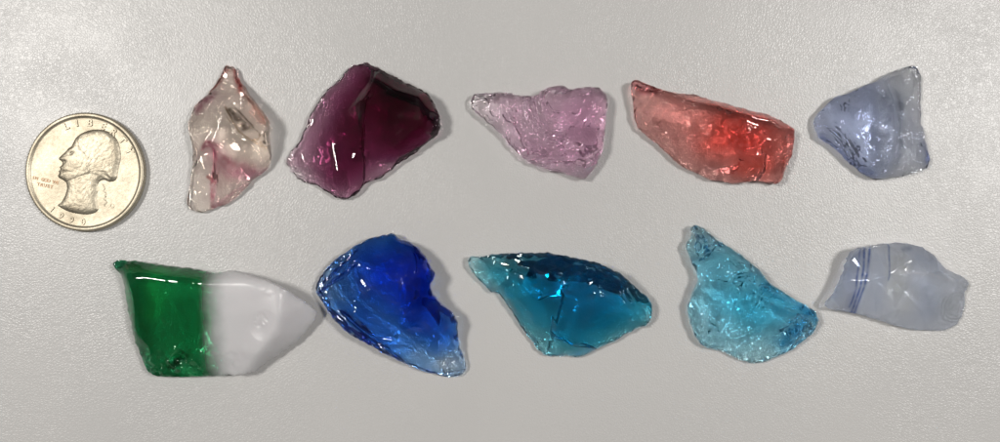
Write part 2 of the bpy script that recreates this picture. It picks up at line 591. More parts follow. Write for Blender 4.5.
def build_coin():
    FX, FY, TH, R = 84.4, 171.9, 9.0, 59.2
    k = 1 - TH / CAM_D
    root = bpy.data.objects.new('coin', None)
    root.location = ((FX - CX) * k * S, (CY - FY) * k * S, 0)
    root.empty_display_size = 0.01
    COL.objects.link(root)
    root['label'] = 'worn silver-coloured quarter dollar coin with a head in profile facing left'
    root['category'] = 'coin'
    metal = coin_metal()

    def px(x, y):            # picture point on the coin face -> coin coordinates
        return ((x - FX) * k * S, (FY - y) * k * S)
    # disc: revolved profile with reeded edge and raised rim
    field = TH - 1.1
    prof = [(0, field + .25), (12, field + .22), (24, field + .12), (36, field), (46, field - .05), (53, field - .05), (54.6, field + .1), (55.3, TH - .1), (56.2, TH), (57.6, TH), (58.5, TH - .35), (R, TH - 1.2),
            (R, 4.5), (R, 1.2), (58.5, .35), (57.6, .0), (40, .3), (0, .3)]
    seg = 476
    v, f = [], []
    for q, (rr, zz) in enumerate(prof):
        for i in range(seg):
            a = 2 * math.pi * i / seg
            r2 = rr - (0.35 if (rr == R and i % 4 < 2) else 0)
            v.append((r2 * math.cos(a) * S, r2 * math.sin(a) * S, zz * S))
    for q in range(len(prof) - 1):
        for i in range(seg):
            j = (i + 1) % seg
            f.append((q * seg + i, (q + 1) * seg + i, (q + 1) * seg + j, q * seg + j))
    me = bpy.data.meshes.new('disc'); me.from_pydata(v, [], f)
    import bmesh
    bm = bmesh.new(); bm.from_mesh(me)
    bmesh.ops.remove_doubles(bm, verts=bm.verts, dist=1e-8)
    bmesh.ops.recalc_face_normals(bm, faces=bm.faces)
    # finer rings are not needed, the stain is a mask on the vertices of the motto instead
    bm.to_mesh(me); bm.free()
    for p_ in me.polygons: p_.use_smooth = True
    me.set_sharp_from_angle(angle=math.radians(50))
    me.materials.append(metal)
    o = bpy.data.objects.new('disc', me); COL.objects.link(o); o.parent = root
    # stain patch behind the motto is part of the field's own relief: a thin worn film
    # profile head in low relief
    prof_pts = Z(15, 105, 3.271, [(140, 172), (150, 162), (163, 151), (172, 140), (184, 131), (188, 120), (198, 105), (215, 91), (238, 82), (262, 78), (285, 79), (308, 87), (326, 101), (338, 120), (345, 145), (347, 175), (340, 200),
             (336, 222), (334, 240), (324, 252), (308, 254), (292, 247), (278, 250), (272, 262), (272, 285), (268, 305), (270, 325), (275, 342), (262, 355), (238, 360), (205, 358), (172, 350), (148, 338), (134, 328),
             (150, 316), (160, 298), (167, 275), (165, 256), (153, 246), (140, 240), (136, 230), (142, 222), (137, 214), (146, 209), (141, 203), (150, 196), (152, 188), (147, 183), (140, 180)])
    pr = resample(smooth_outline(prof_pts), 0.5)
    A = np.array(pr); nb = len(pr)
    xs = np.arange(A[:, 0].min(), A[:, 0].max(), .5); ys = np.arange(A[:, 1].min(), A[:, 1].max(), .5)
    gx, gy = [q.ravel() for q in np.meshgrid(xs, ys)]
    m = inside(pr, gx, gy); gx, gy = gx[m], gy[m]
    d = edge_dist(pr, gx, gy); m = d > .3; gx, gy, d = gx[m], gy[m], d[m]
    X = np.concatenate([A[:, 0], gx]); Y = np.concatenate([A[:, 1], gy]); D = np.concatenate([np.zeros(nb), d])
    h = 2.6 * (1 - np.exp(-D / 2.6)) + 0.6 * (1 - np.exp(-D / 9.0))
    zx = (X - 15) * 3.271; zy = (Y - 105) * 3.271
    hairline = [(184, 131), (204, 140), (222, 158), (232, 186), (228, 205), (232, 225), (262, 228), (285, 238), (300, 250)]
    hair_poly = hairline + [(336, 256), (352, 200), (350, 130), (310, 80), (250, 70), (190, 100)]
    hair = inside(hair_poly, zx, zy).astype(float)
    hd = edge_dist(hair_poly, zx, zy)
    hair *= sstep(0, 10, hd)
    ang = np.arctan2(zy - 215, zx - 225); rad = np.hypot(zx - 225, zy - 215)
    wave = np.sin(ang * 26 + rad * .045 + 1.2 * np.sin(rad * .05)) * .5 + np.sin(ang * 47 - rad * .06) * .25
    h = h + hair * (.30 + wave * .08)

    def bump(x, y, sx, sy, a, rot=0):
        c, s_ = math.cos(rot), math.sin(rot)
        u = ((zx - x) * c + (zy - y) * s_) / sx; w = (-(zx - x) * s_ + (zy - y) * c) / sy
        return a * np.exp(-(u * u + w * w))
    h += bump(186, 158, 9, 5, -.9, -.4) + bump(190, 159, 3.5, 3, .7) + bump(180, 146, 12, 4, .5, -.5)       # eye, brow
    h += bump(162, 185, 5, 5, -.6) + bump(200, 190, 22, 18, .45) + bump(160, 216, 16, 2.2, -.7, .1)          # nostril, cheek, mouth
    h += bump(236, 208, 8, 14, .8) + bump(236, 208, 3, 8, -.9) + bump(205, 238, 40, 5, -.5, -.35)            # ear, jaw line
    h += bump(300, 232, 24, 6, -.7, .6) + bump(312, 236, 10, 9, .7) + bump(225, 300, 26, 50, .35)
    h += np.array([noise.fractal(Vector((a / 3, b / 3, 2.2)), .6, 2., 3) for a, b in zip(X, Y)]) * .16 * sstep(0, 1.5, D)
    ov, oe, of, og, _, _ = geometry.delaunay_2d_cdt([Vector((float(a), float(b))) for a, b in zip(X, Y)], [], [list(range(nb))], 1, 1e-6)
    mp = [g[0] for g in og]
    T = [[mp[i] for i in t] for t in of]
    vv = [(*px(a, b), (field - .35 + c * .74) * S) for a, b, c in zip(X, Y, h)]
    for i in range(len(T)):
        a, b, c = (vv[q] for q in T[i])
        if (b[0] - a[0]) * (c[1] - a[1]) - (c[0] - a[0]) * (b[1] - a[1]) < 0:
            T[i] = T[i][::-1]
    me = bpy.data.meshes.new('portrait'); me.from_pydata(vv, [], T)
    for p_ in me.polygons: p_.use_smooth = True
    me.materials.append(metal)
    o = bpy.data.objects.new('portrait', me); COL.objects.link(o); o.parent = root
    # raised lettering

    def glyphs(name, items, size, rise=.5, squash=1.0, stain=0.0):
        V, F = [], []
        for ch, x, y, rot in items:
            cu = bpy.data.curves.new('glyph', 'FONT')
            cu.body = ch; cu.size = size; cu.align_x = 'CENTER'; cu.align_y = 'CENTER'
            cu.extrude = rise / 2; cu.bevel_depth = size * .022; cu.bevel_resolution = 1; cu.offset = size * .012
            cu.resolution_u = 4
            ob = bpy.data.objects.new('glyph', cu); COL.objects.link(ob)
            bpy.context.view_layer.update()
            gm = bpy.data.meshes.new_from_object(ob.evaluated_get(bpy.context.evaluated_depsgraph_get()))
            cxy = px(x, y); ca, sa = math.cos(rot), math.sin(rot)
            n0 = len(V)
            for q in gm.vertices:
                u, w, z = q.co
                u *= squash
                V.append((cxy[0] + (u * ca - w * sa) * S, cxy[1] + (u * sa + w * ca) * S, (field + rise * .5 + z) * S))
            F += [tuple(n0 + i for i in p_.vertices) for p_ in gm.polygons]
            bpy.data.objects.remove(ob); bpy.data.curves.remove(cu); bpy.data.meshes.remove(gm)
        me = bpy.data.meshes.new(name); me.from_pydata(V, [], F)
        me.materials.append(metal)
        if stain:
            at = me.attributes.new('stain', 'FLOAT', 'POINT')
            at.data.foreach_set('value', np.full(len(V), stain, np.float32))
        o = bpy.data.objects.new(name, me); COL.objects.link(o); o.parent = root
        return o

    def arc(text, angs, rr, bottom=False):
        out = []
        for ch, a in zip(text, angs):
            t = math.radians(a)
            if bottom:
                out.append((ch, FX + rr * math.sin(t), FY + rr * math.cos(t), t))
            else:
                out.append((ch, FX + rr * math.sin(t), FY - rr * math.cos(t), -t))
        return out
    glyphs('motto_lettering', arc('LIBERTY', [-22, -9, 6, 22, 36, 50, 65], 49.2), 9.6, .95)
    glyphs('date_lettering', arc('1990', [-41, -28.5, -15.5, -2], 50.2, True), 8.6, .75)
    t = -math.radians(12)
    line1 = [(c, 33.0 + i * 3.05, 177.6 + i * 3.05 * math.tan(-t) , t) for i, c in enumerate('IN GOD WE') if c != ' ']
    line2 = [(c, 38.0 + i * 3.3, 184.2 + i * 3.3 * math.tan(-t), t) for i, c in enumerate('TRUST')]
    glyphs('small_lettering', line1 + line2, 4.4, .4, stain=.85)
    glyphs('mint_mark', [('D', 111.5, 206.0, t - .2)], 6.5, .45)
    # ribbon of the hair tied behind the neck
    pts = Z(15, 105, 3.271, [(284, 258), (292, 268), (290, 282), (298, 292), (292, 304), (298, 318), (290, 332)])
    V, F = [], []
    n = len(pts) * 6
    for i in range(n):
        t_ = i / (n - 1) * (len(pts) - 1); a = min(int(t_), len(pts) - 2); q = t_ - a
        x = pts[a][0] * (1 - q) + pts[a + 1][0] * q + .5 * math.sin(i * .8); y = pts[a][1] * (1 - q) + pts[a + 1][1] * q
        X0, Y0 = px(x, y)
        w = (1.1 + .3 * math.sin(i * .9)) * S
        V += [(X0 - w, Y0, (field - .1) * S), (X0, Y0, (field + .55) * S), (X0 + w, Y0, (field - .1) * S)]
    for i in range(n - 1):
        a = i * 3
        F += [(a, a + 1, a + 4, a + 3), (a + 1, a + 2, a + 5, a + 4)]
    me = bpy.data.meshes.new('ribbon'); me.from_pydata(V, [], F); me.materials.append(metal)
    for p_ in me.polygons: p_.use_smooth = True
    o = bpy.data.objects.new('ribbon', me); COL.objects.link(o); o.parent = root


build_coin()


# ------------------------------------------------------------------ the ten pieces of glass
def paint(X, Y, base, strokes):
    """tint of the glass: base plus strokes, coloured threads and a painted reflection"""
    c = np.tile(np.array(base, float), (len(X), 1))
    for pl, w, col, amt in strokes:
        d = line_dist(pl, X, Y) if len(pl) > 1 else np.hypot(X - pl[0][0], Y - pl[0][1])
        nzv = 0.75 + 0.5 * np.array([noise.noise(Vector((a / 4, b / 4, w))) for a, b in zip(X, Y)])
        k = (np.exp(-(d / w) ** 2) * amt * nzv).clip(0, 1)[:, None]
        c = c * (1 - k) + np.array(col) * k
    return c


# 1 clear pinkish piece
def z1(*p): return Z(170, 50, 2.456, p)
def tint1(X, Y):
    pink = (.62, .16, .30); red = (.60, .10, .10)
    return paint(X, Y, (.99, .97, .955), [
        (z1((92, 240), (105, 228), (120, 238), (124, 265), (118, 300), (110, 330), (103, 385)), 1.6, pink, .75),
        (z1((120, 240), (150, 300), (190, 290)), 7, (.80, .52, .62), .55),
        (z1((148, 268), (160, 272)), 3.0, pink, .5), (z1((175, 300), (235, 300)), 4.5, (.75, .45, .6), .5),
        (z1((100, 312), (108, 318)), 1.6, red, .6), (z1((75, 150), (85, 130), (110, 118)), 3.5, (.75, .42, .55), .6),
        (z1((165, 48), (172, 75), (182, 100)), 3.6, red, .95), (z1((138, 42), (120, 75), (104, 102)), 1.1, red, .8),
        (z1((188, 105), (245, 175)), 3.0, (.75, .45, .40), .6), (z1((110, 385), (190, 330)), 2.0, pink, .45),
        (z1((162, 152), (178, 172), (198, 198)), 3.2, (.16, .11, .07), .97), (z1((150, 145), (185, 205), (235, 240)), 1.0, (.50, .36, .20), .7)])  # reflection in the scoop painted into the glass colour: dark patch, gold line


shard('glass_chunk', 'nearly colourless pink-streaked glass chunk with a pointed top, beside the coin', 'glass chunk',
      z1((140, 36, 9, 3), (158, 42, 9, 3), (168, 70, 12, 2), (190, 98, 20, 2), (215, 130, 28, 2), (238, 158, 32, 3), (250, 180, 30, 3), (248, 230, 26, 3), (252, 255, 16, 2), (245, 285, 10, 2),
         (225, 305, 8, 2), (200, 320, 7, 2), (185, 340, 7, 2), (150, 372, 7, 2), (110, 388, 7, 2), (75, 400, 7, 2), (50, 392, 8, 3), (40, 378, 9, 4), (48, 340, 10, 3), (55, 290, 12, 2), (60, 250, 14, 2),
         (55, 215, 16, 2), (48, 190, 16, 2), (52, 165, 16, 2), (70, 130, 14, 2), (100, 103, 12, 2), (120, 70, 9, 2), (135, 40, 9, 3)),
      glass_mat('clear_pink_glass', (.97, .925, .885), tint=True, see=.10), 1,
      top=z1((150, 75, 11), (120, 230, 30), (120, 320, 22), (80, 360, 14), (150, 150, 30)),
      tlines=[z1((104, 104, 16), (145, 108, 20), (185, 104, 26)), z1((150, 140, 30), (175, 180, 38), (210, 225, 40), (246, 248, 22)), z1((165, 140, 26), (200, 175, 24), (240, 215, 30)),
              z1((60, 240, 15), (100, 225, 30), (150, 250, 34), (180, 300, 26), (190, 330, 12)), z1((110, 380, 10), (160, 350, 15), (235, 285, 14))],
      bot=z1((100, 200, 3), (180, 200, 2), (120, 300, 2)), blines=[z1((100, 110, 6), (180, 110, 6)), z1((90, 250, 8), (120, 240, 8), (112, 380, 3))],
      ripples=[(*z1((230, 120))[0], 22, 46, 4.0, .5, 190, 290), (*z1((150, 380))[0], 4, 30, 3.5, .25)],
      bowls=[(*z1((200, 185))[0], 13, 5)],
      chips=[(*z1((85, 150))[0], 16, 5, 1.3), (*z1((165, 345))[0], 14, 7, .8), (*z1((225, 200))[0], 18, 5, 1.2), (*z1((205, 140))[0], 12, 5, 1.6)],
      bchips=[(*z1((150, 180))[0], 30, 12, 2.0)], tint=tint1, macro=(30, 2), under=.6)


# 2 deep purple piece
def z2(*p): return Z(270, 50, 2.6, p)
shard('glass_chunk', 'large flat dark purple glass chunk, plum fading lighter on its left side', 'glass chunk',
      z2((240, 33, 13, 3), (265, 38, 20, 10), (300, 60, 26, 18), (340, 80, 26, 19), (380, 100, 26, 19), (415, 118, 26, 19), (432, 145, 26, 18), (445, 180, 25, 15), (443, 215, 20, 12), (420, 235, 14, 6),
         (395, 252, 11, 6), (365, 275, 10, 6), (330, 295, 9, 6), (310, 315, 9, 5), (280, 335, 9, 5), (245, 345, 10, 5), (230, 370, 10, 5), (205, 385, 9, 4), (180, 387, 9, 4), (150, 370, 8, 3), (125, 352, 8, 3),
         (100, 348, 5, 2), (70, 335, 5, 2), (50, 310, 5, 2), (37, 288, 6, 3), (55, 262, 8, 4), (75, 235, 8, 4), (92, 200, 9, 4), (100, 175, 9, 4), (120, 140, 9, 4), (140, 110, 10, 4), (165, 88, 10, 3), (185, 72, 10, 3),
         (190, 58, 10, 3), (215, 40, 11, 3)),
      glass_mat('purple_glass', (.18, .030, .085), depth=36, see=.10, bump=.02), 2,
      top=z2((150, 180, 13.5), (120, 250, 13), (330, 180, 34), (330, 250, 25), (180, 320, 24), (400, 190, 30), (90, 290, 9)),
      tlines=[z2((268, 50, 17), (280, 80, 36), (330, 112, 42), (390, 130, 40), (415, 160, 36), (420, 205, 26)), z2((265, 85, 26), (235, 120, 24), (200, 170, 23), (165, 240, 22), (150, 300, 19)),
              z2((252, 130, 33), (243, 200, 30), (240, 280, 25), (242, 338, 14))],
      bot=z2((150, 200, 2), (300, 200, 1), (220, 300, 1)), blines=[z2((262, 60, 2), (285, 90, 0), (330, 118, 0), (390, 140, 0), (412, 180, 2)), z2((249, 130, 0), (239, 200, 0), (236, 280, 0), (238, 330, 2)), z2((256, 130, 4), (247, 200, 8), (244, 280, 7), (244, 330, 6)), z2((330, 160, 0), (330, 250, 1))],
      ripples=[(*z2((30, 350))[0], 13, 34, 6, .8, 0, 80), (*z2((250, 120))[0], 26, 60, 9, .18)],
      bowls=[(*z2((425, 190))[0], 9, 4), (*z2((60, 325))[0], 13, 3)],
      chips=[(*z2((425, 200))[0], 14, 5, 1.4), (*z2((235, 275))[0], 7, 3, .3)],
      wav=.3, jag=1.1, jagfreq=4, macro=(60, 1.2), under=.4, bev=1.3)


# 3 lavender piece
def z3(*p): return Z(460, 70, 3.4, p)
shard('glass_chunk', 'lavender pink glass chunk with a shell-like rippled hollow and glittering broken edges', 'glass chunk',
      z3((35, 100, 12, 5), (48, 80, 12, 5), (80, 78, 14, 4), (130, 75, 15, 3), (165, 78, 15, 3), (200, 88, 15, 3), (260, 88, 18, 3), (285, 68, 22, 3), (330, 55, 24, 3), (355, 58, 24, 3), (370, 68, 24, 3), (400, 65, 24, 3),
         (450, 60, 22, 3), (480, 68, 20, 3), (495, 90, 20, 3), (500, 130, 20, 3), (495, 170, 20, 3), (490, 220, 20, 3), (485, 270, 18, 3), (470, 310, 16, 3), (445, 350, 14, 3), (420, 375, 14, 4), (390, 362, 14, 4),
         (350, 345, 13, 4), (300, 340, 12, 4), (260, 325, 12, 4), (220, 305, 12, 5), (180, 265, 12, 6), (150, 230, 12, 6), (110, 190, 12, 6), (75, 160, 12, 6), (45, 140, 12, 6), (35, 120, 12, 5)),
      glass_mat('lavender_glass', (.87, .61, .77), tint=False, see=.10), 3,
      top=z3((160, 140, 24), (320, 200, 24), (280, 240, 24), (240, 180, 23), (330, 140, 28), (440, 240, 36), (450, 130, 40), (430, 320, 24)),
      tlines=[z3((190, 100, 24), (200, 180, 30), (225, 240, 33), (280, 285, 34), (350, 292, 35), (405, 275, 37), (412, 200, 40), (405, 160, 42)), z3((270, 95, 26), (310, 150, 34), (350, 165, 38), (405, 160, 42)),
              z3((405, 275, 36), (420, 350, 18))],
      bot=z3((250, 200, 1), (420, 200, 1)),
      ripples=[(*z3((345, 110))[0], 12, 53, 6.2, 2.0, 165, 290), (*z3((200, 120))[0], 5, 24, 5.0, 1.0, 130, 290), (*z3((250, 60))[0], 62, 88, 4.4, .9, 200, 300)],
      bowls=[(*z3((330, 110))[0], 15, 4), (*z3((280, 190))[0], 28, 5)],
      chips=[(*z3((320, 95))[0], 13, 5, 1.8), (*z3((455, 120))[0], 22, 6, 2.4), (*z3((455, 280))[0], 22, 6.5, 2.8), (*z3((60, 120))[0], 16, 5, 2.0), (*z3((120, 180))[0], 15, 5, 2.0), (*z3((380, 80))[0], 18, 4, 2.2),
             (*z3((220, 280))[0], 13, 4.5, 1.6)],
      bchips=[(*z3((430, 250))[0], 34, 7, 4.5), (*z3((80, 140))[0], 20, 6, 3.0)], bripples=[(*z3((250, 250))[0], 5, 40, 7, .5)], jag=.9, macro=(60, .6), under=.5, rund=1.6, grit=.02, bwav=.2, wav=.2)


# 4 red piece
def z4(*p): return Z(615, 60, 3.155, p)
def tint4(X, Y):
    return paint(X, Y, (.97, .88, .87), [
        (z4((430, 250), (360, 230)), 22, (.93, .50, .47), .9), (z4((470, 330), (400, 340)), 10, (.95, .55, .50), .7), (z4((330, 210), (300, 260)), 13, (.95, .62, .58), .7),
        (z4((52, 70), (80, 90), (125, 100)), 4, (.72, .35, .38), .8), (z4((540, 230), (545, 320)), 5, (.9, .5, .48), .6), (z4((380, 325), (375, 345), (330, 345)), 1.2, (.7, .2, .22), .7)])


def hackle4(X, Y, t, b, edge):
    # feathery tear ridges across the left face
    for (p0, p1, wid, wl, amp) in ((z4((75, 120))[0], z4((215, 325))[0], 9, 3.3, .85), (z4((215, 170))[0], z4((300, 300))[0], 5.5, 3.0, .8), (z4((110, 230))[0], z4((280, 365))[0], 5, 2.8, .6)):
        dx, dy = p1[0] - p0[0], p1[1] - p0[1]; L = math.hypot(dx, dy); dx /= L; dy /= L
        u = (X - p0[0]) * dx + (Y - p0[1]) * dy; w = -(X - p0[0]) * dy + (Y - p0[1]) * dx
        m = np.exp(-(w / wid) ** 4) * sstep(-2, 3, u) * (1 - sstep(L - 3, L + 2, u))
        nzv = np.array([noise.noise(Vector((a / 5, c / 5, wid))) for a, c in zip(X, Y)])
        t = t + np.maximum(0, np.sin(2 * np.pi * (u + w * .35 + nzv * 2.2) / wl)) * amp * m * edge * (.5 + nzv)
    return t, b


shard('glass_chunk', 'coral red glass chunk, rosy and feather-cracked at left, deepest red at right', 'glass chunk',
      z4((47, 72, 16, 8), (62, 62, 16, 8), (85, 70, 16, 6), (120, 88, 18, 4), (150, 98, 18, 3), (180, 105, 18, 3), (230, 108, 16, 3), (300, 125, 14, 3), (370, 145, 14, 3), (430, 160, 14, 3), (480, 175, 16, 3),
         (510, 190, 20, 3), (540, 210, 22, 3), (560, 225, 20, 3), (562, 250, 16, 3), (558, 290, 14, 3), (550, 320, 14, 3), (535, 345, 14, 3), (525, 378, 16, 3), (510, 392, 14, 3), (480, 388, 14, 3), (440, 380, 13, 3),
         (400, 388, 12, 3), (370, 390, 12, 3), (330, 382, 11, 3), (290, 375, 11, 3), (260, 358, 10, 3), (220, 340, 10, 4), (180, 310, 10, 4), (140, 270, 10, 5), (100, 240, 10, 6), (70, 215, 11, 7), (60, 185, 12, 8),
         (55, 140, 14, 9), (48, 100, 16, 9)),
      glass_mat('red_glass', (.91, .60, .58), tint=True, see=.10), 4,
      top=z4((120, 160, 24), (150, 230, 18), (400, 240, 38), (430, 320, 30), (320, 300, 26), (230, 300, 18)),
      tlines=[z4((180, 112, 24), (215, 160, 32), (255, 210, 32), (290, 260, 28), (300, 320, 20)), z4((190, 120, 26), (240, 140, 33), (300, 150, 36), (390, 180, 38), (470, 195, 36), (520, 225, 34), (530, 300, 26), (515, 370, 20)),
              z4((290, 370, 13), (380, 350, 22), (460, 370, 19))],
      bot=z4((200, 200, 3), (400, 280, 1)), blines=[z4((300, 180, 5), (400, 240, 6), (440, 250, 3)), z4((300, 330, 6), (380, 320, 5), (460, 330, 4)), z4((470, 200, 1), (460, 250, 2), (470, 340, 0)), z4((200, 130, 2), (260, 210, 2), (300, 300, 3))],
      ripples=[(*z4((-60, -40))[0], 55, 120, 6.0, .8, 270, 350), (*z4((500, 60))[0], 40, 105, 8, .3)],
      chips=[(*z4((120, 170))[0], 22, 4, 1.2), (*z4((180, 260))[0], 22, 4, 1.1), (*z4((235, 220))[0], 16, 3.2, .8), (*z4((545, 280))[0], 18, 5, 2.2), (*z4((290, 350))[0], 18, 5, 1.2), (*z4((430, 260))[0], 24, 12, 1.2)],
      bchips=[(*z4((400, 280))[0], 36, 18, 1.6), (*z4((120, 180))[0], 26, 6, 1.2)], wav=.3, tint=tint4, macro=(36, 2), under=.5, extra=hackle4)


# 5 pale blue-grey piece
def z5(*p): return Z(800, 50, 2.947, p)
def tint5(X, Y):
    zx = (X - 800) * 2.947; zy = (Y - 50) * 2.947
    k = (1 - sstep(225, 262, zx))[:, None]
    c = np.array([(.955, .96, .97)]) * (1 - k) + np.array([(.89, .91, .97)]) * k
    e = paint(X, Y, (1, 1, 1), [(z5((262, 140), (268, 260), (262, 330)), 4.5, (.72, .73, .76), .8), (z5((360, 230), (374, 320)), 2.5, (.45, .52, .80), .8), (z5((60, 262), (150, 335), (200, 365)), 3.5, (.62, .68, .90), .7)])
    return c * e


shard('glass_chunk', 'pale blue-grey see-through glass chunk, shiny facet at right and ripples at its left point', 'glass chunk',
      z5((40, 205, 10, 4), (60, 180, 12, 4), (85, 155, 14, 4), (100, 138, 14, 3), (135, 132, 14, 3), (170, 112, 14, 3), (220, 92, 12, 3), (270, 65, 9, 3), (310, 50, 8, 3), (325, 44, 8, 3), (345, 50, 8, 3), (355, 75, 9, 3),
         (355, 120, 9, 3), (352, 160, 9, 3), (352, 210, 10, 3), (362, 240, 10, 2), (370, 280, 10, 2), (380, 320, 10, 2), (378, 345, 9, 2), (350, 360, 9, 2), (300, 372, 10, 2), (250, 380, 12, 2), (210, 378, 12, 2),
         (180, 365, 12, 3), (160, 345, 12, 3), (130, 320, 12, 4), (100, 290, 12, 5), (70, 270, 12, 5), (50, 255, 12, 5), (42, 230, 11, 5)),
      glass_mat('blue_grey_glass', (.78, .81, .88), see=.10, tint=True), 5,
      top=z5((130, 180, 30), (150, 240, 30), (330, 110, 18), (200, 200, 38), (190, 310, 30), (90, 230, 20)),
      tlines=[z5((235, 90, 20), (240, 160, 40), (240, 250, 42), (235, 330, 34), (232, 375, 18)), z5((285, 75, 18), (280, 150, 30), (300, 200, 30), (340, 260, 26), (377, 325, 14)), z5((240, 250, 42), (290, 290, 30), (320, 355, 14)),
              z5((290, 160, 31), (270, 250, 33), (290, 300, 28))],
      bot=z5((200, 250, 1), (300, 200, 2)),
      ripples=[(*z5((40, 340))[0], 20, 54, 5.0, 1.3, 5, 100), (*z5((330, 230))[0], 30, 62, 4.2, .5, 60, 120)],
      bowls=[(*z5((100, 270))[0], 12, 4), (*z5((275, 250))[0], 9, 3.5)],
      chips=[(*z5((150, 150))[0], 16, 5, 1.7), (*z5((150, 320))[0], 22, 5, 2.3), (*z5((360, 260))[0], 14, 4, 1.6), (*z5((280, 290))[0], 20, 11, 1.6), (*z5((260, 340))[0], 18, 8, 1.0)],
      bchips=[(*z5((130, 300))[0], 20, 7, 2.5), (*z5((270, 250))[0], 22, 13, 3)], macro=(40, 1.5), under=.7, rund=.6, tint=tint5)


# 6 green and milk-white piece
def z6(*p): return Z(100, 240, 2.764, p)
def two_tone():
    m, nt = new_mat('green_and_milk_glass')
    out = N(nt, 'ShaderNodeOutputMaterial')
    a = N(nt, 'ShaderNodeAttribute'); a.attribute_name = 'tint'
    g = N(nt, 'ShaderNodeBsdfPrincipled'); g.inputs['IOR'].default_value = 1.5; g.inputs['Roughness'].default_value = 0.02
    g.inputs['Transmission Weight'].default_value = 1.0
    t = N(nt, 'ShaderNodeBsdfTransparent')
    sq = N(nt, 'ShaderNodeVectorMath', operation='MULTIPLY')
    nt.links.new(a.outputs['Color'], sq.inputs[0]); nt.links.new(a.outputs['Color'], sq.inputs[1])
    nt.links.new(sq.outputs[0], g.inputs['Base Color']); nt.links.new(a.outputs['Color'], t.inputs['Color'])
    mg = N(nt, 'ShaderNodeMixShader'); mg.inputs[0].default_value = .15
    nt.links.new(g.outputs[0], mg.inputs[1]); nt.links.new(t.outputs[0], mg.inputs[2])
    p = N(nt, 'ShaderNodeBsdfPrincipled')
    p.inputs['Base Color'].default_value = (.83, .815, .835, 1)
    p.inputs['Roughness'].default_value = .3
    p.inputs['Subsurface Weight'].default_value = 1.0
    p.inputs['Subsurface Radius'].default_value = (1, .95, .95)
    p.inputs['Subsurface Scale'].default_value = 14 * S
    tl = N(nt, 'ShaderNodeBsdfTranslucent'); tl.inputs['Color'].default_value = (.72, .69, .70, 1)
    mp = N(nt, 'ShaderNodeMixShader'); mp.inputs[0].default_value = .30
    nt.links.new(p.outputs[0], mp.inputs[1]); nt.links.new(tl.outputs[0], mp.inputs[2])
    mm = N(nt, 'ShaderNodeMixShader')
    nt.links.new(a.outputs['Alpha'], mm.inputs[0])
    nt.links.new(mg.outputs[0], mm.inputs[1]); nt.links.new(mp.outputs[0], mm.inputs[2])
    nt.links.new(mm.outputs[0], out.inputs['Surface'])
    return m


def tint6(X, Y):
    zx = (X - 100) * 2.764; zy = (Y - 240) * 2.764
    wob = np.array([noise.fractal(Vector((a / 18, b / 18, .4)), .5, 2., 3) for a, b in zip(X, Y)])
    milk = sstep(286, 374, zx + wob * 5)
    c = paint(X, Y, (.25, .64, .46), [(z6((150, 120), (165, 160), (150, 200)), 8, (.25, .80, .45), .6), (z6((70, 130), (95, 260), (130, 360)), 4.5, (.50, .78, .66), .8), (z6((235, 350), (260, 365)), 7, (.45, .85, .65), .8),
                                    (z6((50, 65), (180, 75), (300, 95)), 2.2, (.10, .42, .28), .6), (z6((200, 350), (240, 310)), 3, (.02, .16, .09), .9), (z6((100, 130), (130, 300)), 6, (.10, .44, .27), .6)])
    return np.concatenate([c, milk[:, None]], 1)


shard('glass_chunk', 'two-tone glass chunk, bottle green on the left half and milky white on the right', 'glass chunk',
      z6((38, 65, 16, 9), (50, 55, 16, 9), (100, 57, 17, 6), (150, 66, 18, 3), (200, 72, 18, 2), (260, 78, 20, 2), (310, 90, 22, 2), (340, 90, 24, 3), (370, 82, 28, 6), (410, 90, 32, 9), (450, 102, 36, 14), (490, 115, 40, 20),
         (518, 130, 40, 22), (545, 148, 34, 20), (575, 170, 26, 17), (602, 196, 18, 12), (592, 225, 14, 8), (560, 265, 12, 5), (520, 300, 11, 3), (470, 332, 11, 2), (435, 358, 13, 2), (425, 366, 14, 2), (400, 372, 20, 3), (350, 372, 16, 2), (310, 375, 14, 2), (250, 380, 13, 2), (200, 380, 13, 2),
         (150, 378, 13, 2), (130, 365, 13, 2), (115, 330, 12, 3), (95, 280, 12, 3), (85, 240, 12, 4), (75, 190, 12, 5), (68, 140, 12, 6), (62, 100, 14, 8), (45, 80, 16, 9)),
      two_tone(), 6,
      top=z6((110, 160, 33), (200, 200, 34), (280, 200, 35), (380, 200, 38), (450, 180, 40), (330, 310, 28), (400, 300, 31), (160, 300, 27), (110, 250, 28)),
      tlines=[z6((60, 75, 20), (90, 95, 34), (150, 90, 36), (250, 100, 38), (320, 106, 39), (420, 105, 41), (500, 133, 42), (517, 150, 43), (512, 200, 43), (495, 250, 41), (460, 300, 36), (425, 345, 26)), z6((130, 350, 17), (200, 345, 22), (240, 300, 30), (255, 345, 21), (290, 365, 18))],
      bot=z6((200, 200, 0), (300, 250, 0), (250, 320, 0), (400, 200, 8)),
      ripples=[(*z6((-100, 100))[0], 60, 160, 13, .10)],
      bowls=[(*z6((225, 330))[0], 9, 5), (*z6((470, 230))[0], 16, 1.5)],
      chips=[(*z6((150, 350))[0], 14, 4.5, 2.2), (*z6((220, 330))[0], 17, 5.5, 2.6), (*z6((270, 350))[0], 12, 5, 2.0), (*z6((400, 250))[0], 34, 13, .2), (*z6((420, 340))[0], 24, 8, .5), (*z6((190, 230))[0], 10, 7, .6), (*z6((460, 215))[0], 9, 3.4, .9), (*z6((300, 300))[0], 7, 3.2, .8), (*z6((370, 330))[0], 12, 4, .8),
             (*z6((480, 120))[0], 12, 7, .3)], tint=tint6, wav=.5, macro=(50, .5), under=.7, relax=45)


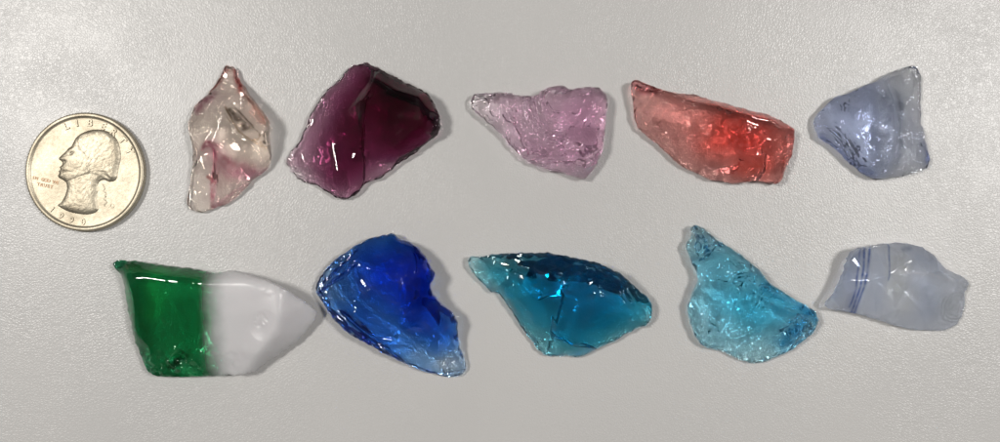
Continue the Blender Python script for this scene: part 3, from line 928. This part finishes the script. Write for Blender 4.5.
# 7 cobalt blue piece
def z7(*p): return Z(300, 220, 2.458, p)
def tint7(X, Y):
    return paint(X, Y, (.96, .97, .99), [
        (z7((50, 160), (90, 125), (140, 75)), 1.3, (.12, .10, .45), .8), (z7((45, 180), (110, 130), (140, 110)), 1.4, (.12, .12, .5), .7),
        (z7((350, 340), (395, 365)), 10, (1, 1, 1), .6)])


shard('glass_chunk', 'cobalt blue glass chunk, nearly black-blue along the right and pale at its lower tip', 'glass chunk',
      z7((35, 165, 10, 5), (50, 135, 12, 5), (80, 100, 14, 4), (110, 80, 16, 3), (140, 60, 18, 3), (165, 47, 18, 3), (200, 38, 18, 3), (230, 32, 18, 3), (245, 45, 22, 3), (275, 55, 24, 3), (295, 70, 28, 14), (315, 95, 30, 18),
         (325, 115, 31, 22), (335, 130, 31, 23), (330, 145, 31, 22), (322, 160, 32, 20), (328, 180, 32, 18), (350, 205, 30, 18), (375, 225, 28, 16), (388, 245, 26, 14), (388, 275, 20, 10), (392, 310, 16, 4), (403, 345, 9, 3),
         (410, 365, 8, 3), (395, 385, 7, 2), (370, 390, 7, 2), (330, 382, 8, 2), (290, 370, 9, 2), (250, 350, 14, 6), (210, 330, 18, 12), (170, 305, 19, 14), (130, 285, 19, 14), (100, 260, 18, 14), (75, 235, 16, 12), (55, 205, 13, 9), (38, 180, 11, 7)),
      glass_mat('cobalt_glass', (.02, .14, .66), depth=38, see=.10, tint=True, bump=.02), 7,
      top=z7((180, 90, 30), (240, 110, 42), (280, 140, 44), (140, 200, 17), (200, 230, 18), (250, 265, 18), (300, 320, 12), (350, 350, 8), (80, 190, 12)),
      tlines=[z7((60, 165, 14), (100, 135, 20), (135, 110, 22), (150, 80, 22), (160, 60, 20)), z7((250, 60, 30), (300, 120, 42), (300, 180, 42), (260, 220, 34), (330, 290, 22), (385, 320, 14)),
              z7((60, 198, 15), (130, 243, 21), (190, 298, 20), (235, 335, 13)), z7((220, 130, 42), (235, 180, 34), (245, 210, 30))],
      bot=z7((150, 200, 1), (250, 200, 1), (300, 150, 3)), blines=[z7((270, 80, 3), (290, 130, 0), (290, 190, 0), (340, 260, 0)), z7((65, 200, 1), (135, 245, 0), (195, 300, 0), (235, 335, 1))],
      ripples=[(*z7((250, 110))[0], 18, 92, 14, 1.5, 170, 290), (*z7((70, 90))[0], 12, 34, 8, .9, 270, 350), (*z7((250, 110))[0], 4, 20, 6, .8)],
      bowls=[(*z7((235, 150))[0], 8, 2.2), (*z7((345, 110))[0], 14, 6)],
      chips=[(*z7((240, 150))[0], 14, 6, 1.3), (*z7((380, 350))[0], 16, 4.5, 1.6), (*z7((120, 95))[0], 11, 5, 1.3), (*z7((225, 260))[0], 14, 6, .6), (*z7((240, 90))[0], 9, 4, .9)],
      bchips=[(*z7((370, 350))[0], 18, 5, 2)], tint=tint7, wav=.5, macro=(36, 2.2), under=.5)


# 8 teal piece
def z8(*p): return Z(455, 235, 3.157, p)
shard('glass_chunk', 'deep teal glass chunk with a dark upper face and a smoky pale left point', 'glass chunk',
      z8((38, 80, 12, 7), (50, 68, 13, 7), (85, 68, 15, 8), (120, 60, 18, 11), (160, 58, 24, 17), (205, 55, 28, 22), (250, 53, 30, 24), (300, 55, 30, 24), (350, 65, 30, 24), (400, 75, 30, 24), (440, 85, 30, 24), (480, 100, 30, 23),
         (520, 120, 29, 21), (545, 145, 27, 19), (575, 170, 25, 17), (600, 190, 22, 14), (622, 215, 18, 6), (622, 245, 18, 6), (610, 285, 12, 5), (570, 300, 11, 4), (520, 328, 10, 4), (490, 345, 10, 4), (460, 358, 10, 3),
         (420, 378, 9, 3), (390, 388, 9, 3), (340, 385, 9, 3), (285, 385, 9, 3), (262, 365, 8, 3), (240, 335, 8, 3), (215, 300, 8, 4), (185, 255, 8, 5), (160, 215, 9, 6), (140, 185, 9, 7), (110, 178, 9, 7), (85, 155, 9, 7),
         (60, 125, 10, 7), (45, 100, 11, 7)),
      glass_mat('teal_glass', (.03, .38, .57), depth=38, see=.10, bump=.02), 8,
      top=z8((100, 120, 14), (330, 110, 42), (450, 150, 40), (300, 230, 36), (420, 260, 34), (400, 340, 20), (250, 300, 17), (180, 200, 20), (540, 250, 26), (160, 100, 22)),
      tlines=[z8((110, 90, 20), (140, 130, 20), (190, 190, 24), (250, 250, 26), (300, 310, 20), (330, 370, 12)), z8((235, 95, 32), (265, 140, 42), (345, 165, 44), (430, 180, 44), (500, 205, 38), (600, 225, 24)),
              z8((345, 165, 44), (335, 230, 37), (322, 295, 29), (300, 330, 19)), z8((322, 295, 29), (380, 335, 24), (440, 352, 15)), z8((240, 100, 33), (120, 95, 20))],
      bot=z8((200, 150, 1), (400, 200, 0), (350, 300, 0)), blines=[z8((120, 110, 3), (240, 135, 1), (340, 160, 0), (430, 175, 0), (500, 200, 0), (590, 225, 3)), z8((348, 175, 0), (334, 240, 0), (320, 295, 0), (296, 370, 2)), z8((341, 176, 6), (327, 240, 7), (313, 295, 6), (290, 370, 4)), z8((326, 298, 0), (380, 333, 0), (440, 346, 1)), z8((322, 308, 6), (380, 342, 6), (440, 353, 4)), z8((250, 200, 1), (220, 260, 2))],
      ripples=[(*z8((330, 60))[0], 26, 100, 15, .3, 200, 330), (*z8((610, 150))[0], 12, 38, 5, .8, 190, 270)],
      bowls=[(*z8((420, 120))[0], 7, 2.5)],
      chips=[(*z8((180, 110))[0], 18, 6, 1.1), (*z8((250, 175))[0], 12, 6, 1.1), (*z8((560, 230))[0], 17, 5, 1.2), (*z8((300, 110))[0], 22, 6, .8), (*z8((430, 130))[0], 15, 5, 1.0), (*z8((450, 178))[0], 6, 4, .8)],
      wav=.3, jag=.9, macro=(45, 2.0), under=.3)


# 9 cyan piece
def z9(*p): return Z(670, 210, 2.6, p)
def tint9(X, Y):
    return paint(X, Y, (.93, .97, .98), [(z9((350, 280), (300, 340), (340, 310)), 9, (.42, .78, .95), .9), (z9((75, 60), (60, 130)), 9, (.88, .94, .96), .6), (z9((180, 240), (230, 280)), 16, (.62, .93, .97), .7),
                                        (z9((230, 200), (290, 240), (370, 270)), 5, (.35, .72, .85), .7), (z9((220, 380), (250, 300)), 9, (1, 1, 1), .6)])


shard('glass_chunk', 'bright aqua blue glass chunk with a pointed upper end and crumbly cracked corners', 'glass chunk',
      z9((52, 45, 14, 6), (65, 37, 14, 6), (90, 50, 16, 5), (115, 75, 18, 4), (150, 95, 20, 3), (185, 120, 22, 3), (220, 150, 24, 3), (245, 180, 24, 3), (270, 200, 24, 3), (310, 225, 24, 3), (345, 245, 22, 3), (375, 265, 20, 4),
         (382, 290, 18, 4), (370, 320, 14, 3), (340, 345, 12, 3), (310, 370, 10, 3), (280, 382, 9, 3), (255, 395, 8, 2), (215, 402, 8, 2), (170, 385, 8, 2), (140, 368, 9, 3), (105, 363, 10, 3), (75, 345, 12, 4), (60, 315, 13, 4),
         (48, 280, 14, 4), (45, 250, 15, 4), (58, 215, 16, 4), (75, 175, 16, 4), (60, 145, 15, 6), (42, 105, 14, 7), (40, 85, 14, 7), (55, 70, 14, 7)),
      glass_mat('aqua_glass', (.34, .78, .95), see=.10, tint=True), 9,
      top=z9((80, 90, 26), (110, 220, 32), (180, 240, 36), (240, 300, 24), (200, 350, 16), (110, 310, 22), (340, 290, 24), (150, 150, 36)),
      tlines=[z9((70, 70, 24), (100, 110, 32), (120, 145, 36), (180, 190, 42), (240, 235, 40), (300, 260, 36), (350, 270, 30)), z9((300, 260, 36), (275, 310, 22), (270, 360, 14)), z9((110, 140, 34), (80, 190, 22)),
              z9((150, 210, 38), (190, 290, 28), (200, 370, 13))],
      bot=z9((150, 250, 1), (250, 280, 1)),
      ripples=[(*z9((120, 170))[0], 30, 90, 8.5, .7, 270, 340), (*z9((70, 330))[0], 5, 30, 5, .6)],
      bowls=[(*z9((330, 310))[0], 14, 5), (*z9((110, 90))[0], 7, 3)],
      chips=[(*z9((100, 90))[0], 18, 5, 2.0), (*z9((180, 170))[0], 22, 5, 2.0), (*z9((250, 220))[0], 20, 5, 1.6), (*z9((330, 310))[0], 24, 6, 3.2), (*z9((85, 310))[0], 20, 5, 1.5), (*z9((120, 260))[0], 14, 5, .9), (*z9((220, 380))[0], 22, 6, .8)],
      bchips=[(*z9((330, 300))[0], 24, 7, 4), (*z9((100, 90))[0], 20, 6, 3), (*z9((200, 190))[0], 24, 7, 2.5)], wav=.6, tint=tint9, macro=(30, 3), under=.9)


# 10 opalescent piece with blue stripes
def z10(*p): return Z(810, 225, 3.683, p)
def tint10(X, Y):
    blue = (.07, .17, .50)
    return paint(X, Y, (.92, .94, .98), [
        (z10((166, 88), (158, 150), (150, 220), (137, 300)), .95, blue, 1.0), (z10((182, 84), (174, 160), (160, 240), (148, 322)), 1.1, blue, 1.0), (z10((200, 84), (190, 150), (175, 230), (160, 325)), 1.25, blue, .95),
        (z10((268, 70), (266, 140), (262, 200)), .8, (.16, .28, .60), .9), (z10((320, 90), (350, 85)), 2.4, (.20, .26, .42), .6), (z10((70, 270), (110, 200), (150, 120)), 7, (.70, .78, .90), .6),
        (z10((320, 140), (300, 230)), 9, (.82, .82, .80), .8), (z10((400, 230), (430, 300)), 12, (.72, .77, .88), .6), (z10((510, 300),), 14, (.84, .86, .88), .8), (z10((380, 120), (440, 150)), 10, (.72, .77, .88), .6), (z10((345, 300), (360, 250)), 8, (.86, .86, .84), .7), (z10((220, 120), (240, 300)), 6, (.80, .84, .93), .6), (z10((300, 165), (420, 180), (480, 200)), 1.5, (.98, .98, 1), .9)])


shard('glass_chunk', 'cloudy pale blue glass chunk crossed by thin dark blue stripes at its left end', 'glass chunk',
      z10((45, 290, 16, 12), (75, 255, 18, 12), (100, 210, 20, 10), (120, 165, 22, 8), (135, 115, 24, 8), (165, 82, 26, 7), (200, 78, 26, 6), (260, 68, 24, 5), (310, 65, 22, 4), (360, 68, 20, 4), (400, 78, 18, 4), (430, 98, 18, 3),
          (455, 115, 18, 3), (470, 140, 18, 3), (490, 158, 18, 3), (520, 175, 18, 3), (550, 185, 17, 3), (580, 205, 14, 3), (580, 230, 12, 3), (570, 250, 10, 2), (575, 300, 8, 2), (560, 350, 8, 2), (530, 380, 8, 2), (490, 390, 9, 2),
          (430, 390, 9, 2), (380, 388, 10, 2), (330, 375, 10, 3), (280, 360, 11, 4), (235, 345, 12, 5), (180, 330, 13, 7), (120, 315, 14, 9), (70, 310, 15, 11)),
      glass_mat('opal_glass', (.95, .965, .975), rough=.07, see=.10, tint='all', haze=.26, haze_col=(.85, .88, .92)), 10,
      top=z10((120, 250, 26), (200, 200, 32), (320, 240, 30), (450, 220, 30), (500, 320, 16), (400, 320, 22), (300, 310, 20), (350, 120, 32)),
      tlines=[z10((265, 175, 33), (330, 178, 33), (400, 172, 35), (440, 165, 35), (490, 185, 32), (520, 200, 28)), z10((267, 75, 27), (264, 180, 33), (240, 340, 15)), z10((540, 190, 22), (560, 215, 20), (575, 245, 13))],
      bot=z10((250, 200, 1), (400, 250, 0), (350, 320, 0)),
      ripples=[(*z10((530, 300))[0], 4, 24, 5, .5)],
      bowls=[(*z10((570, 220))[0], 5, 2)],
      chips=[(*z10((500, 175))[0], 15, 5, 1.0), (*z10((320, 110))[0], 16, 5, .8), (*z10((290, 340))[0], 12, 5, .6), (*z10((430, 110))[0], 13, 4, .9), (*z10((450, 280))[0], 30, 9, .5)],
      wav=.8, jag=.6, res=.8, tint=tint10, macro=(34, 2.5), under=.8)
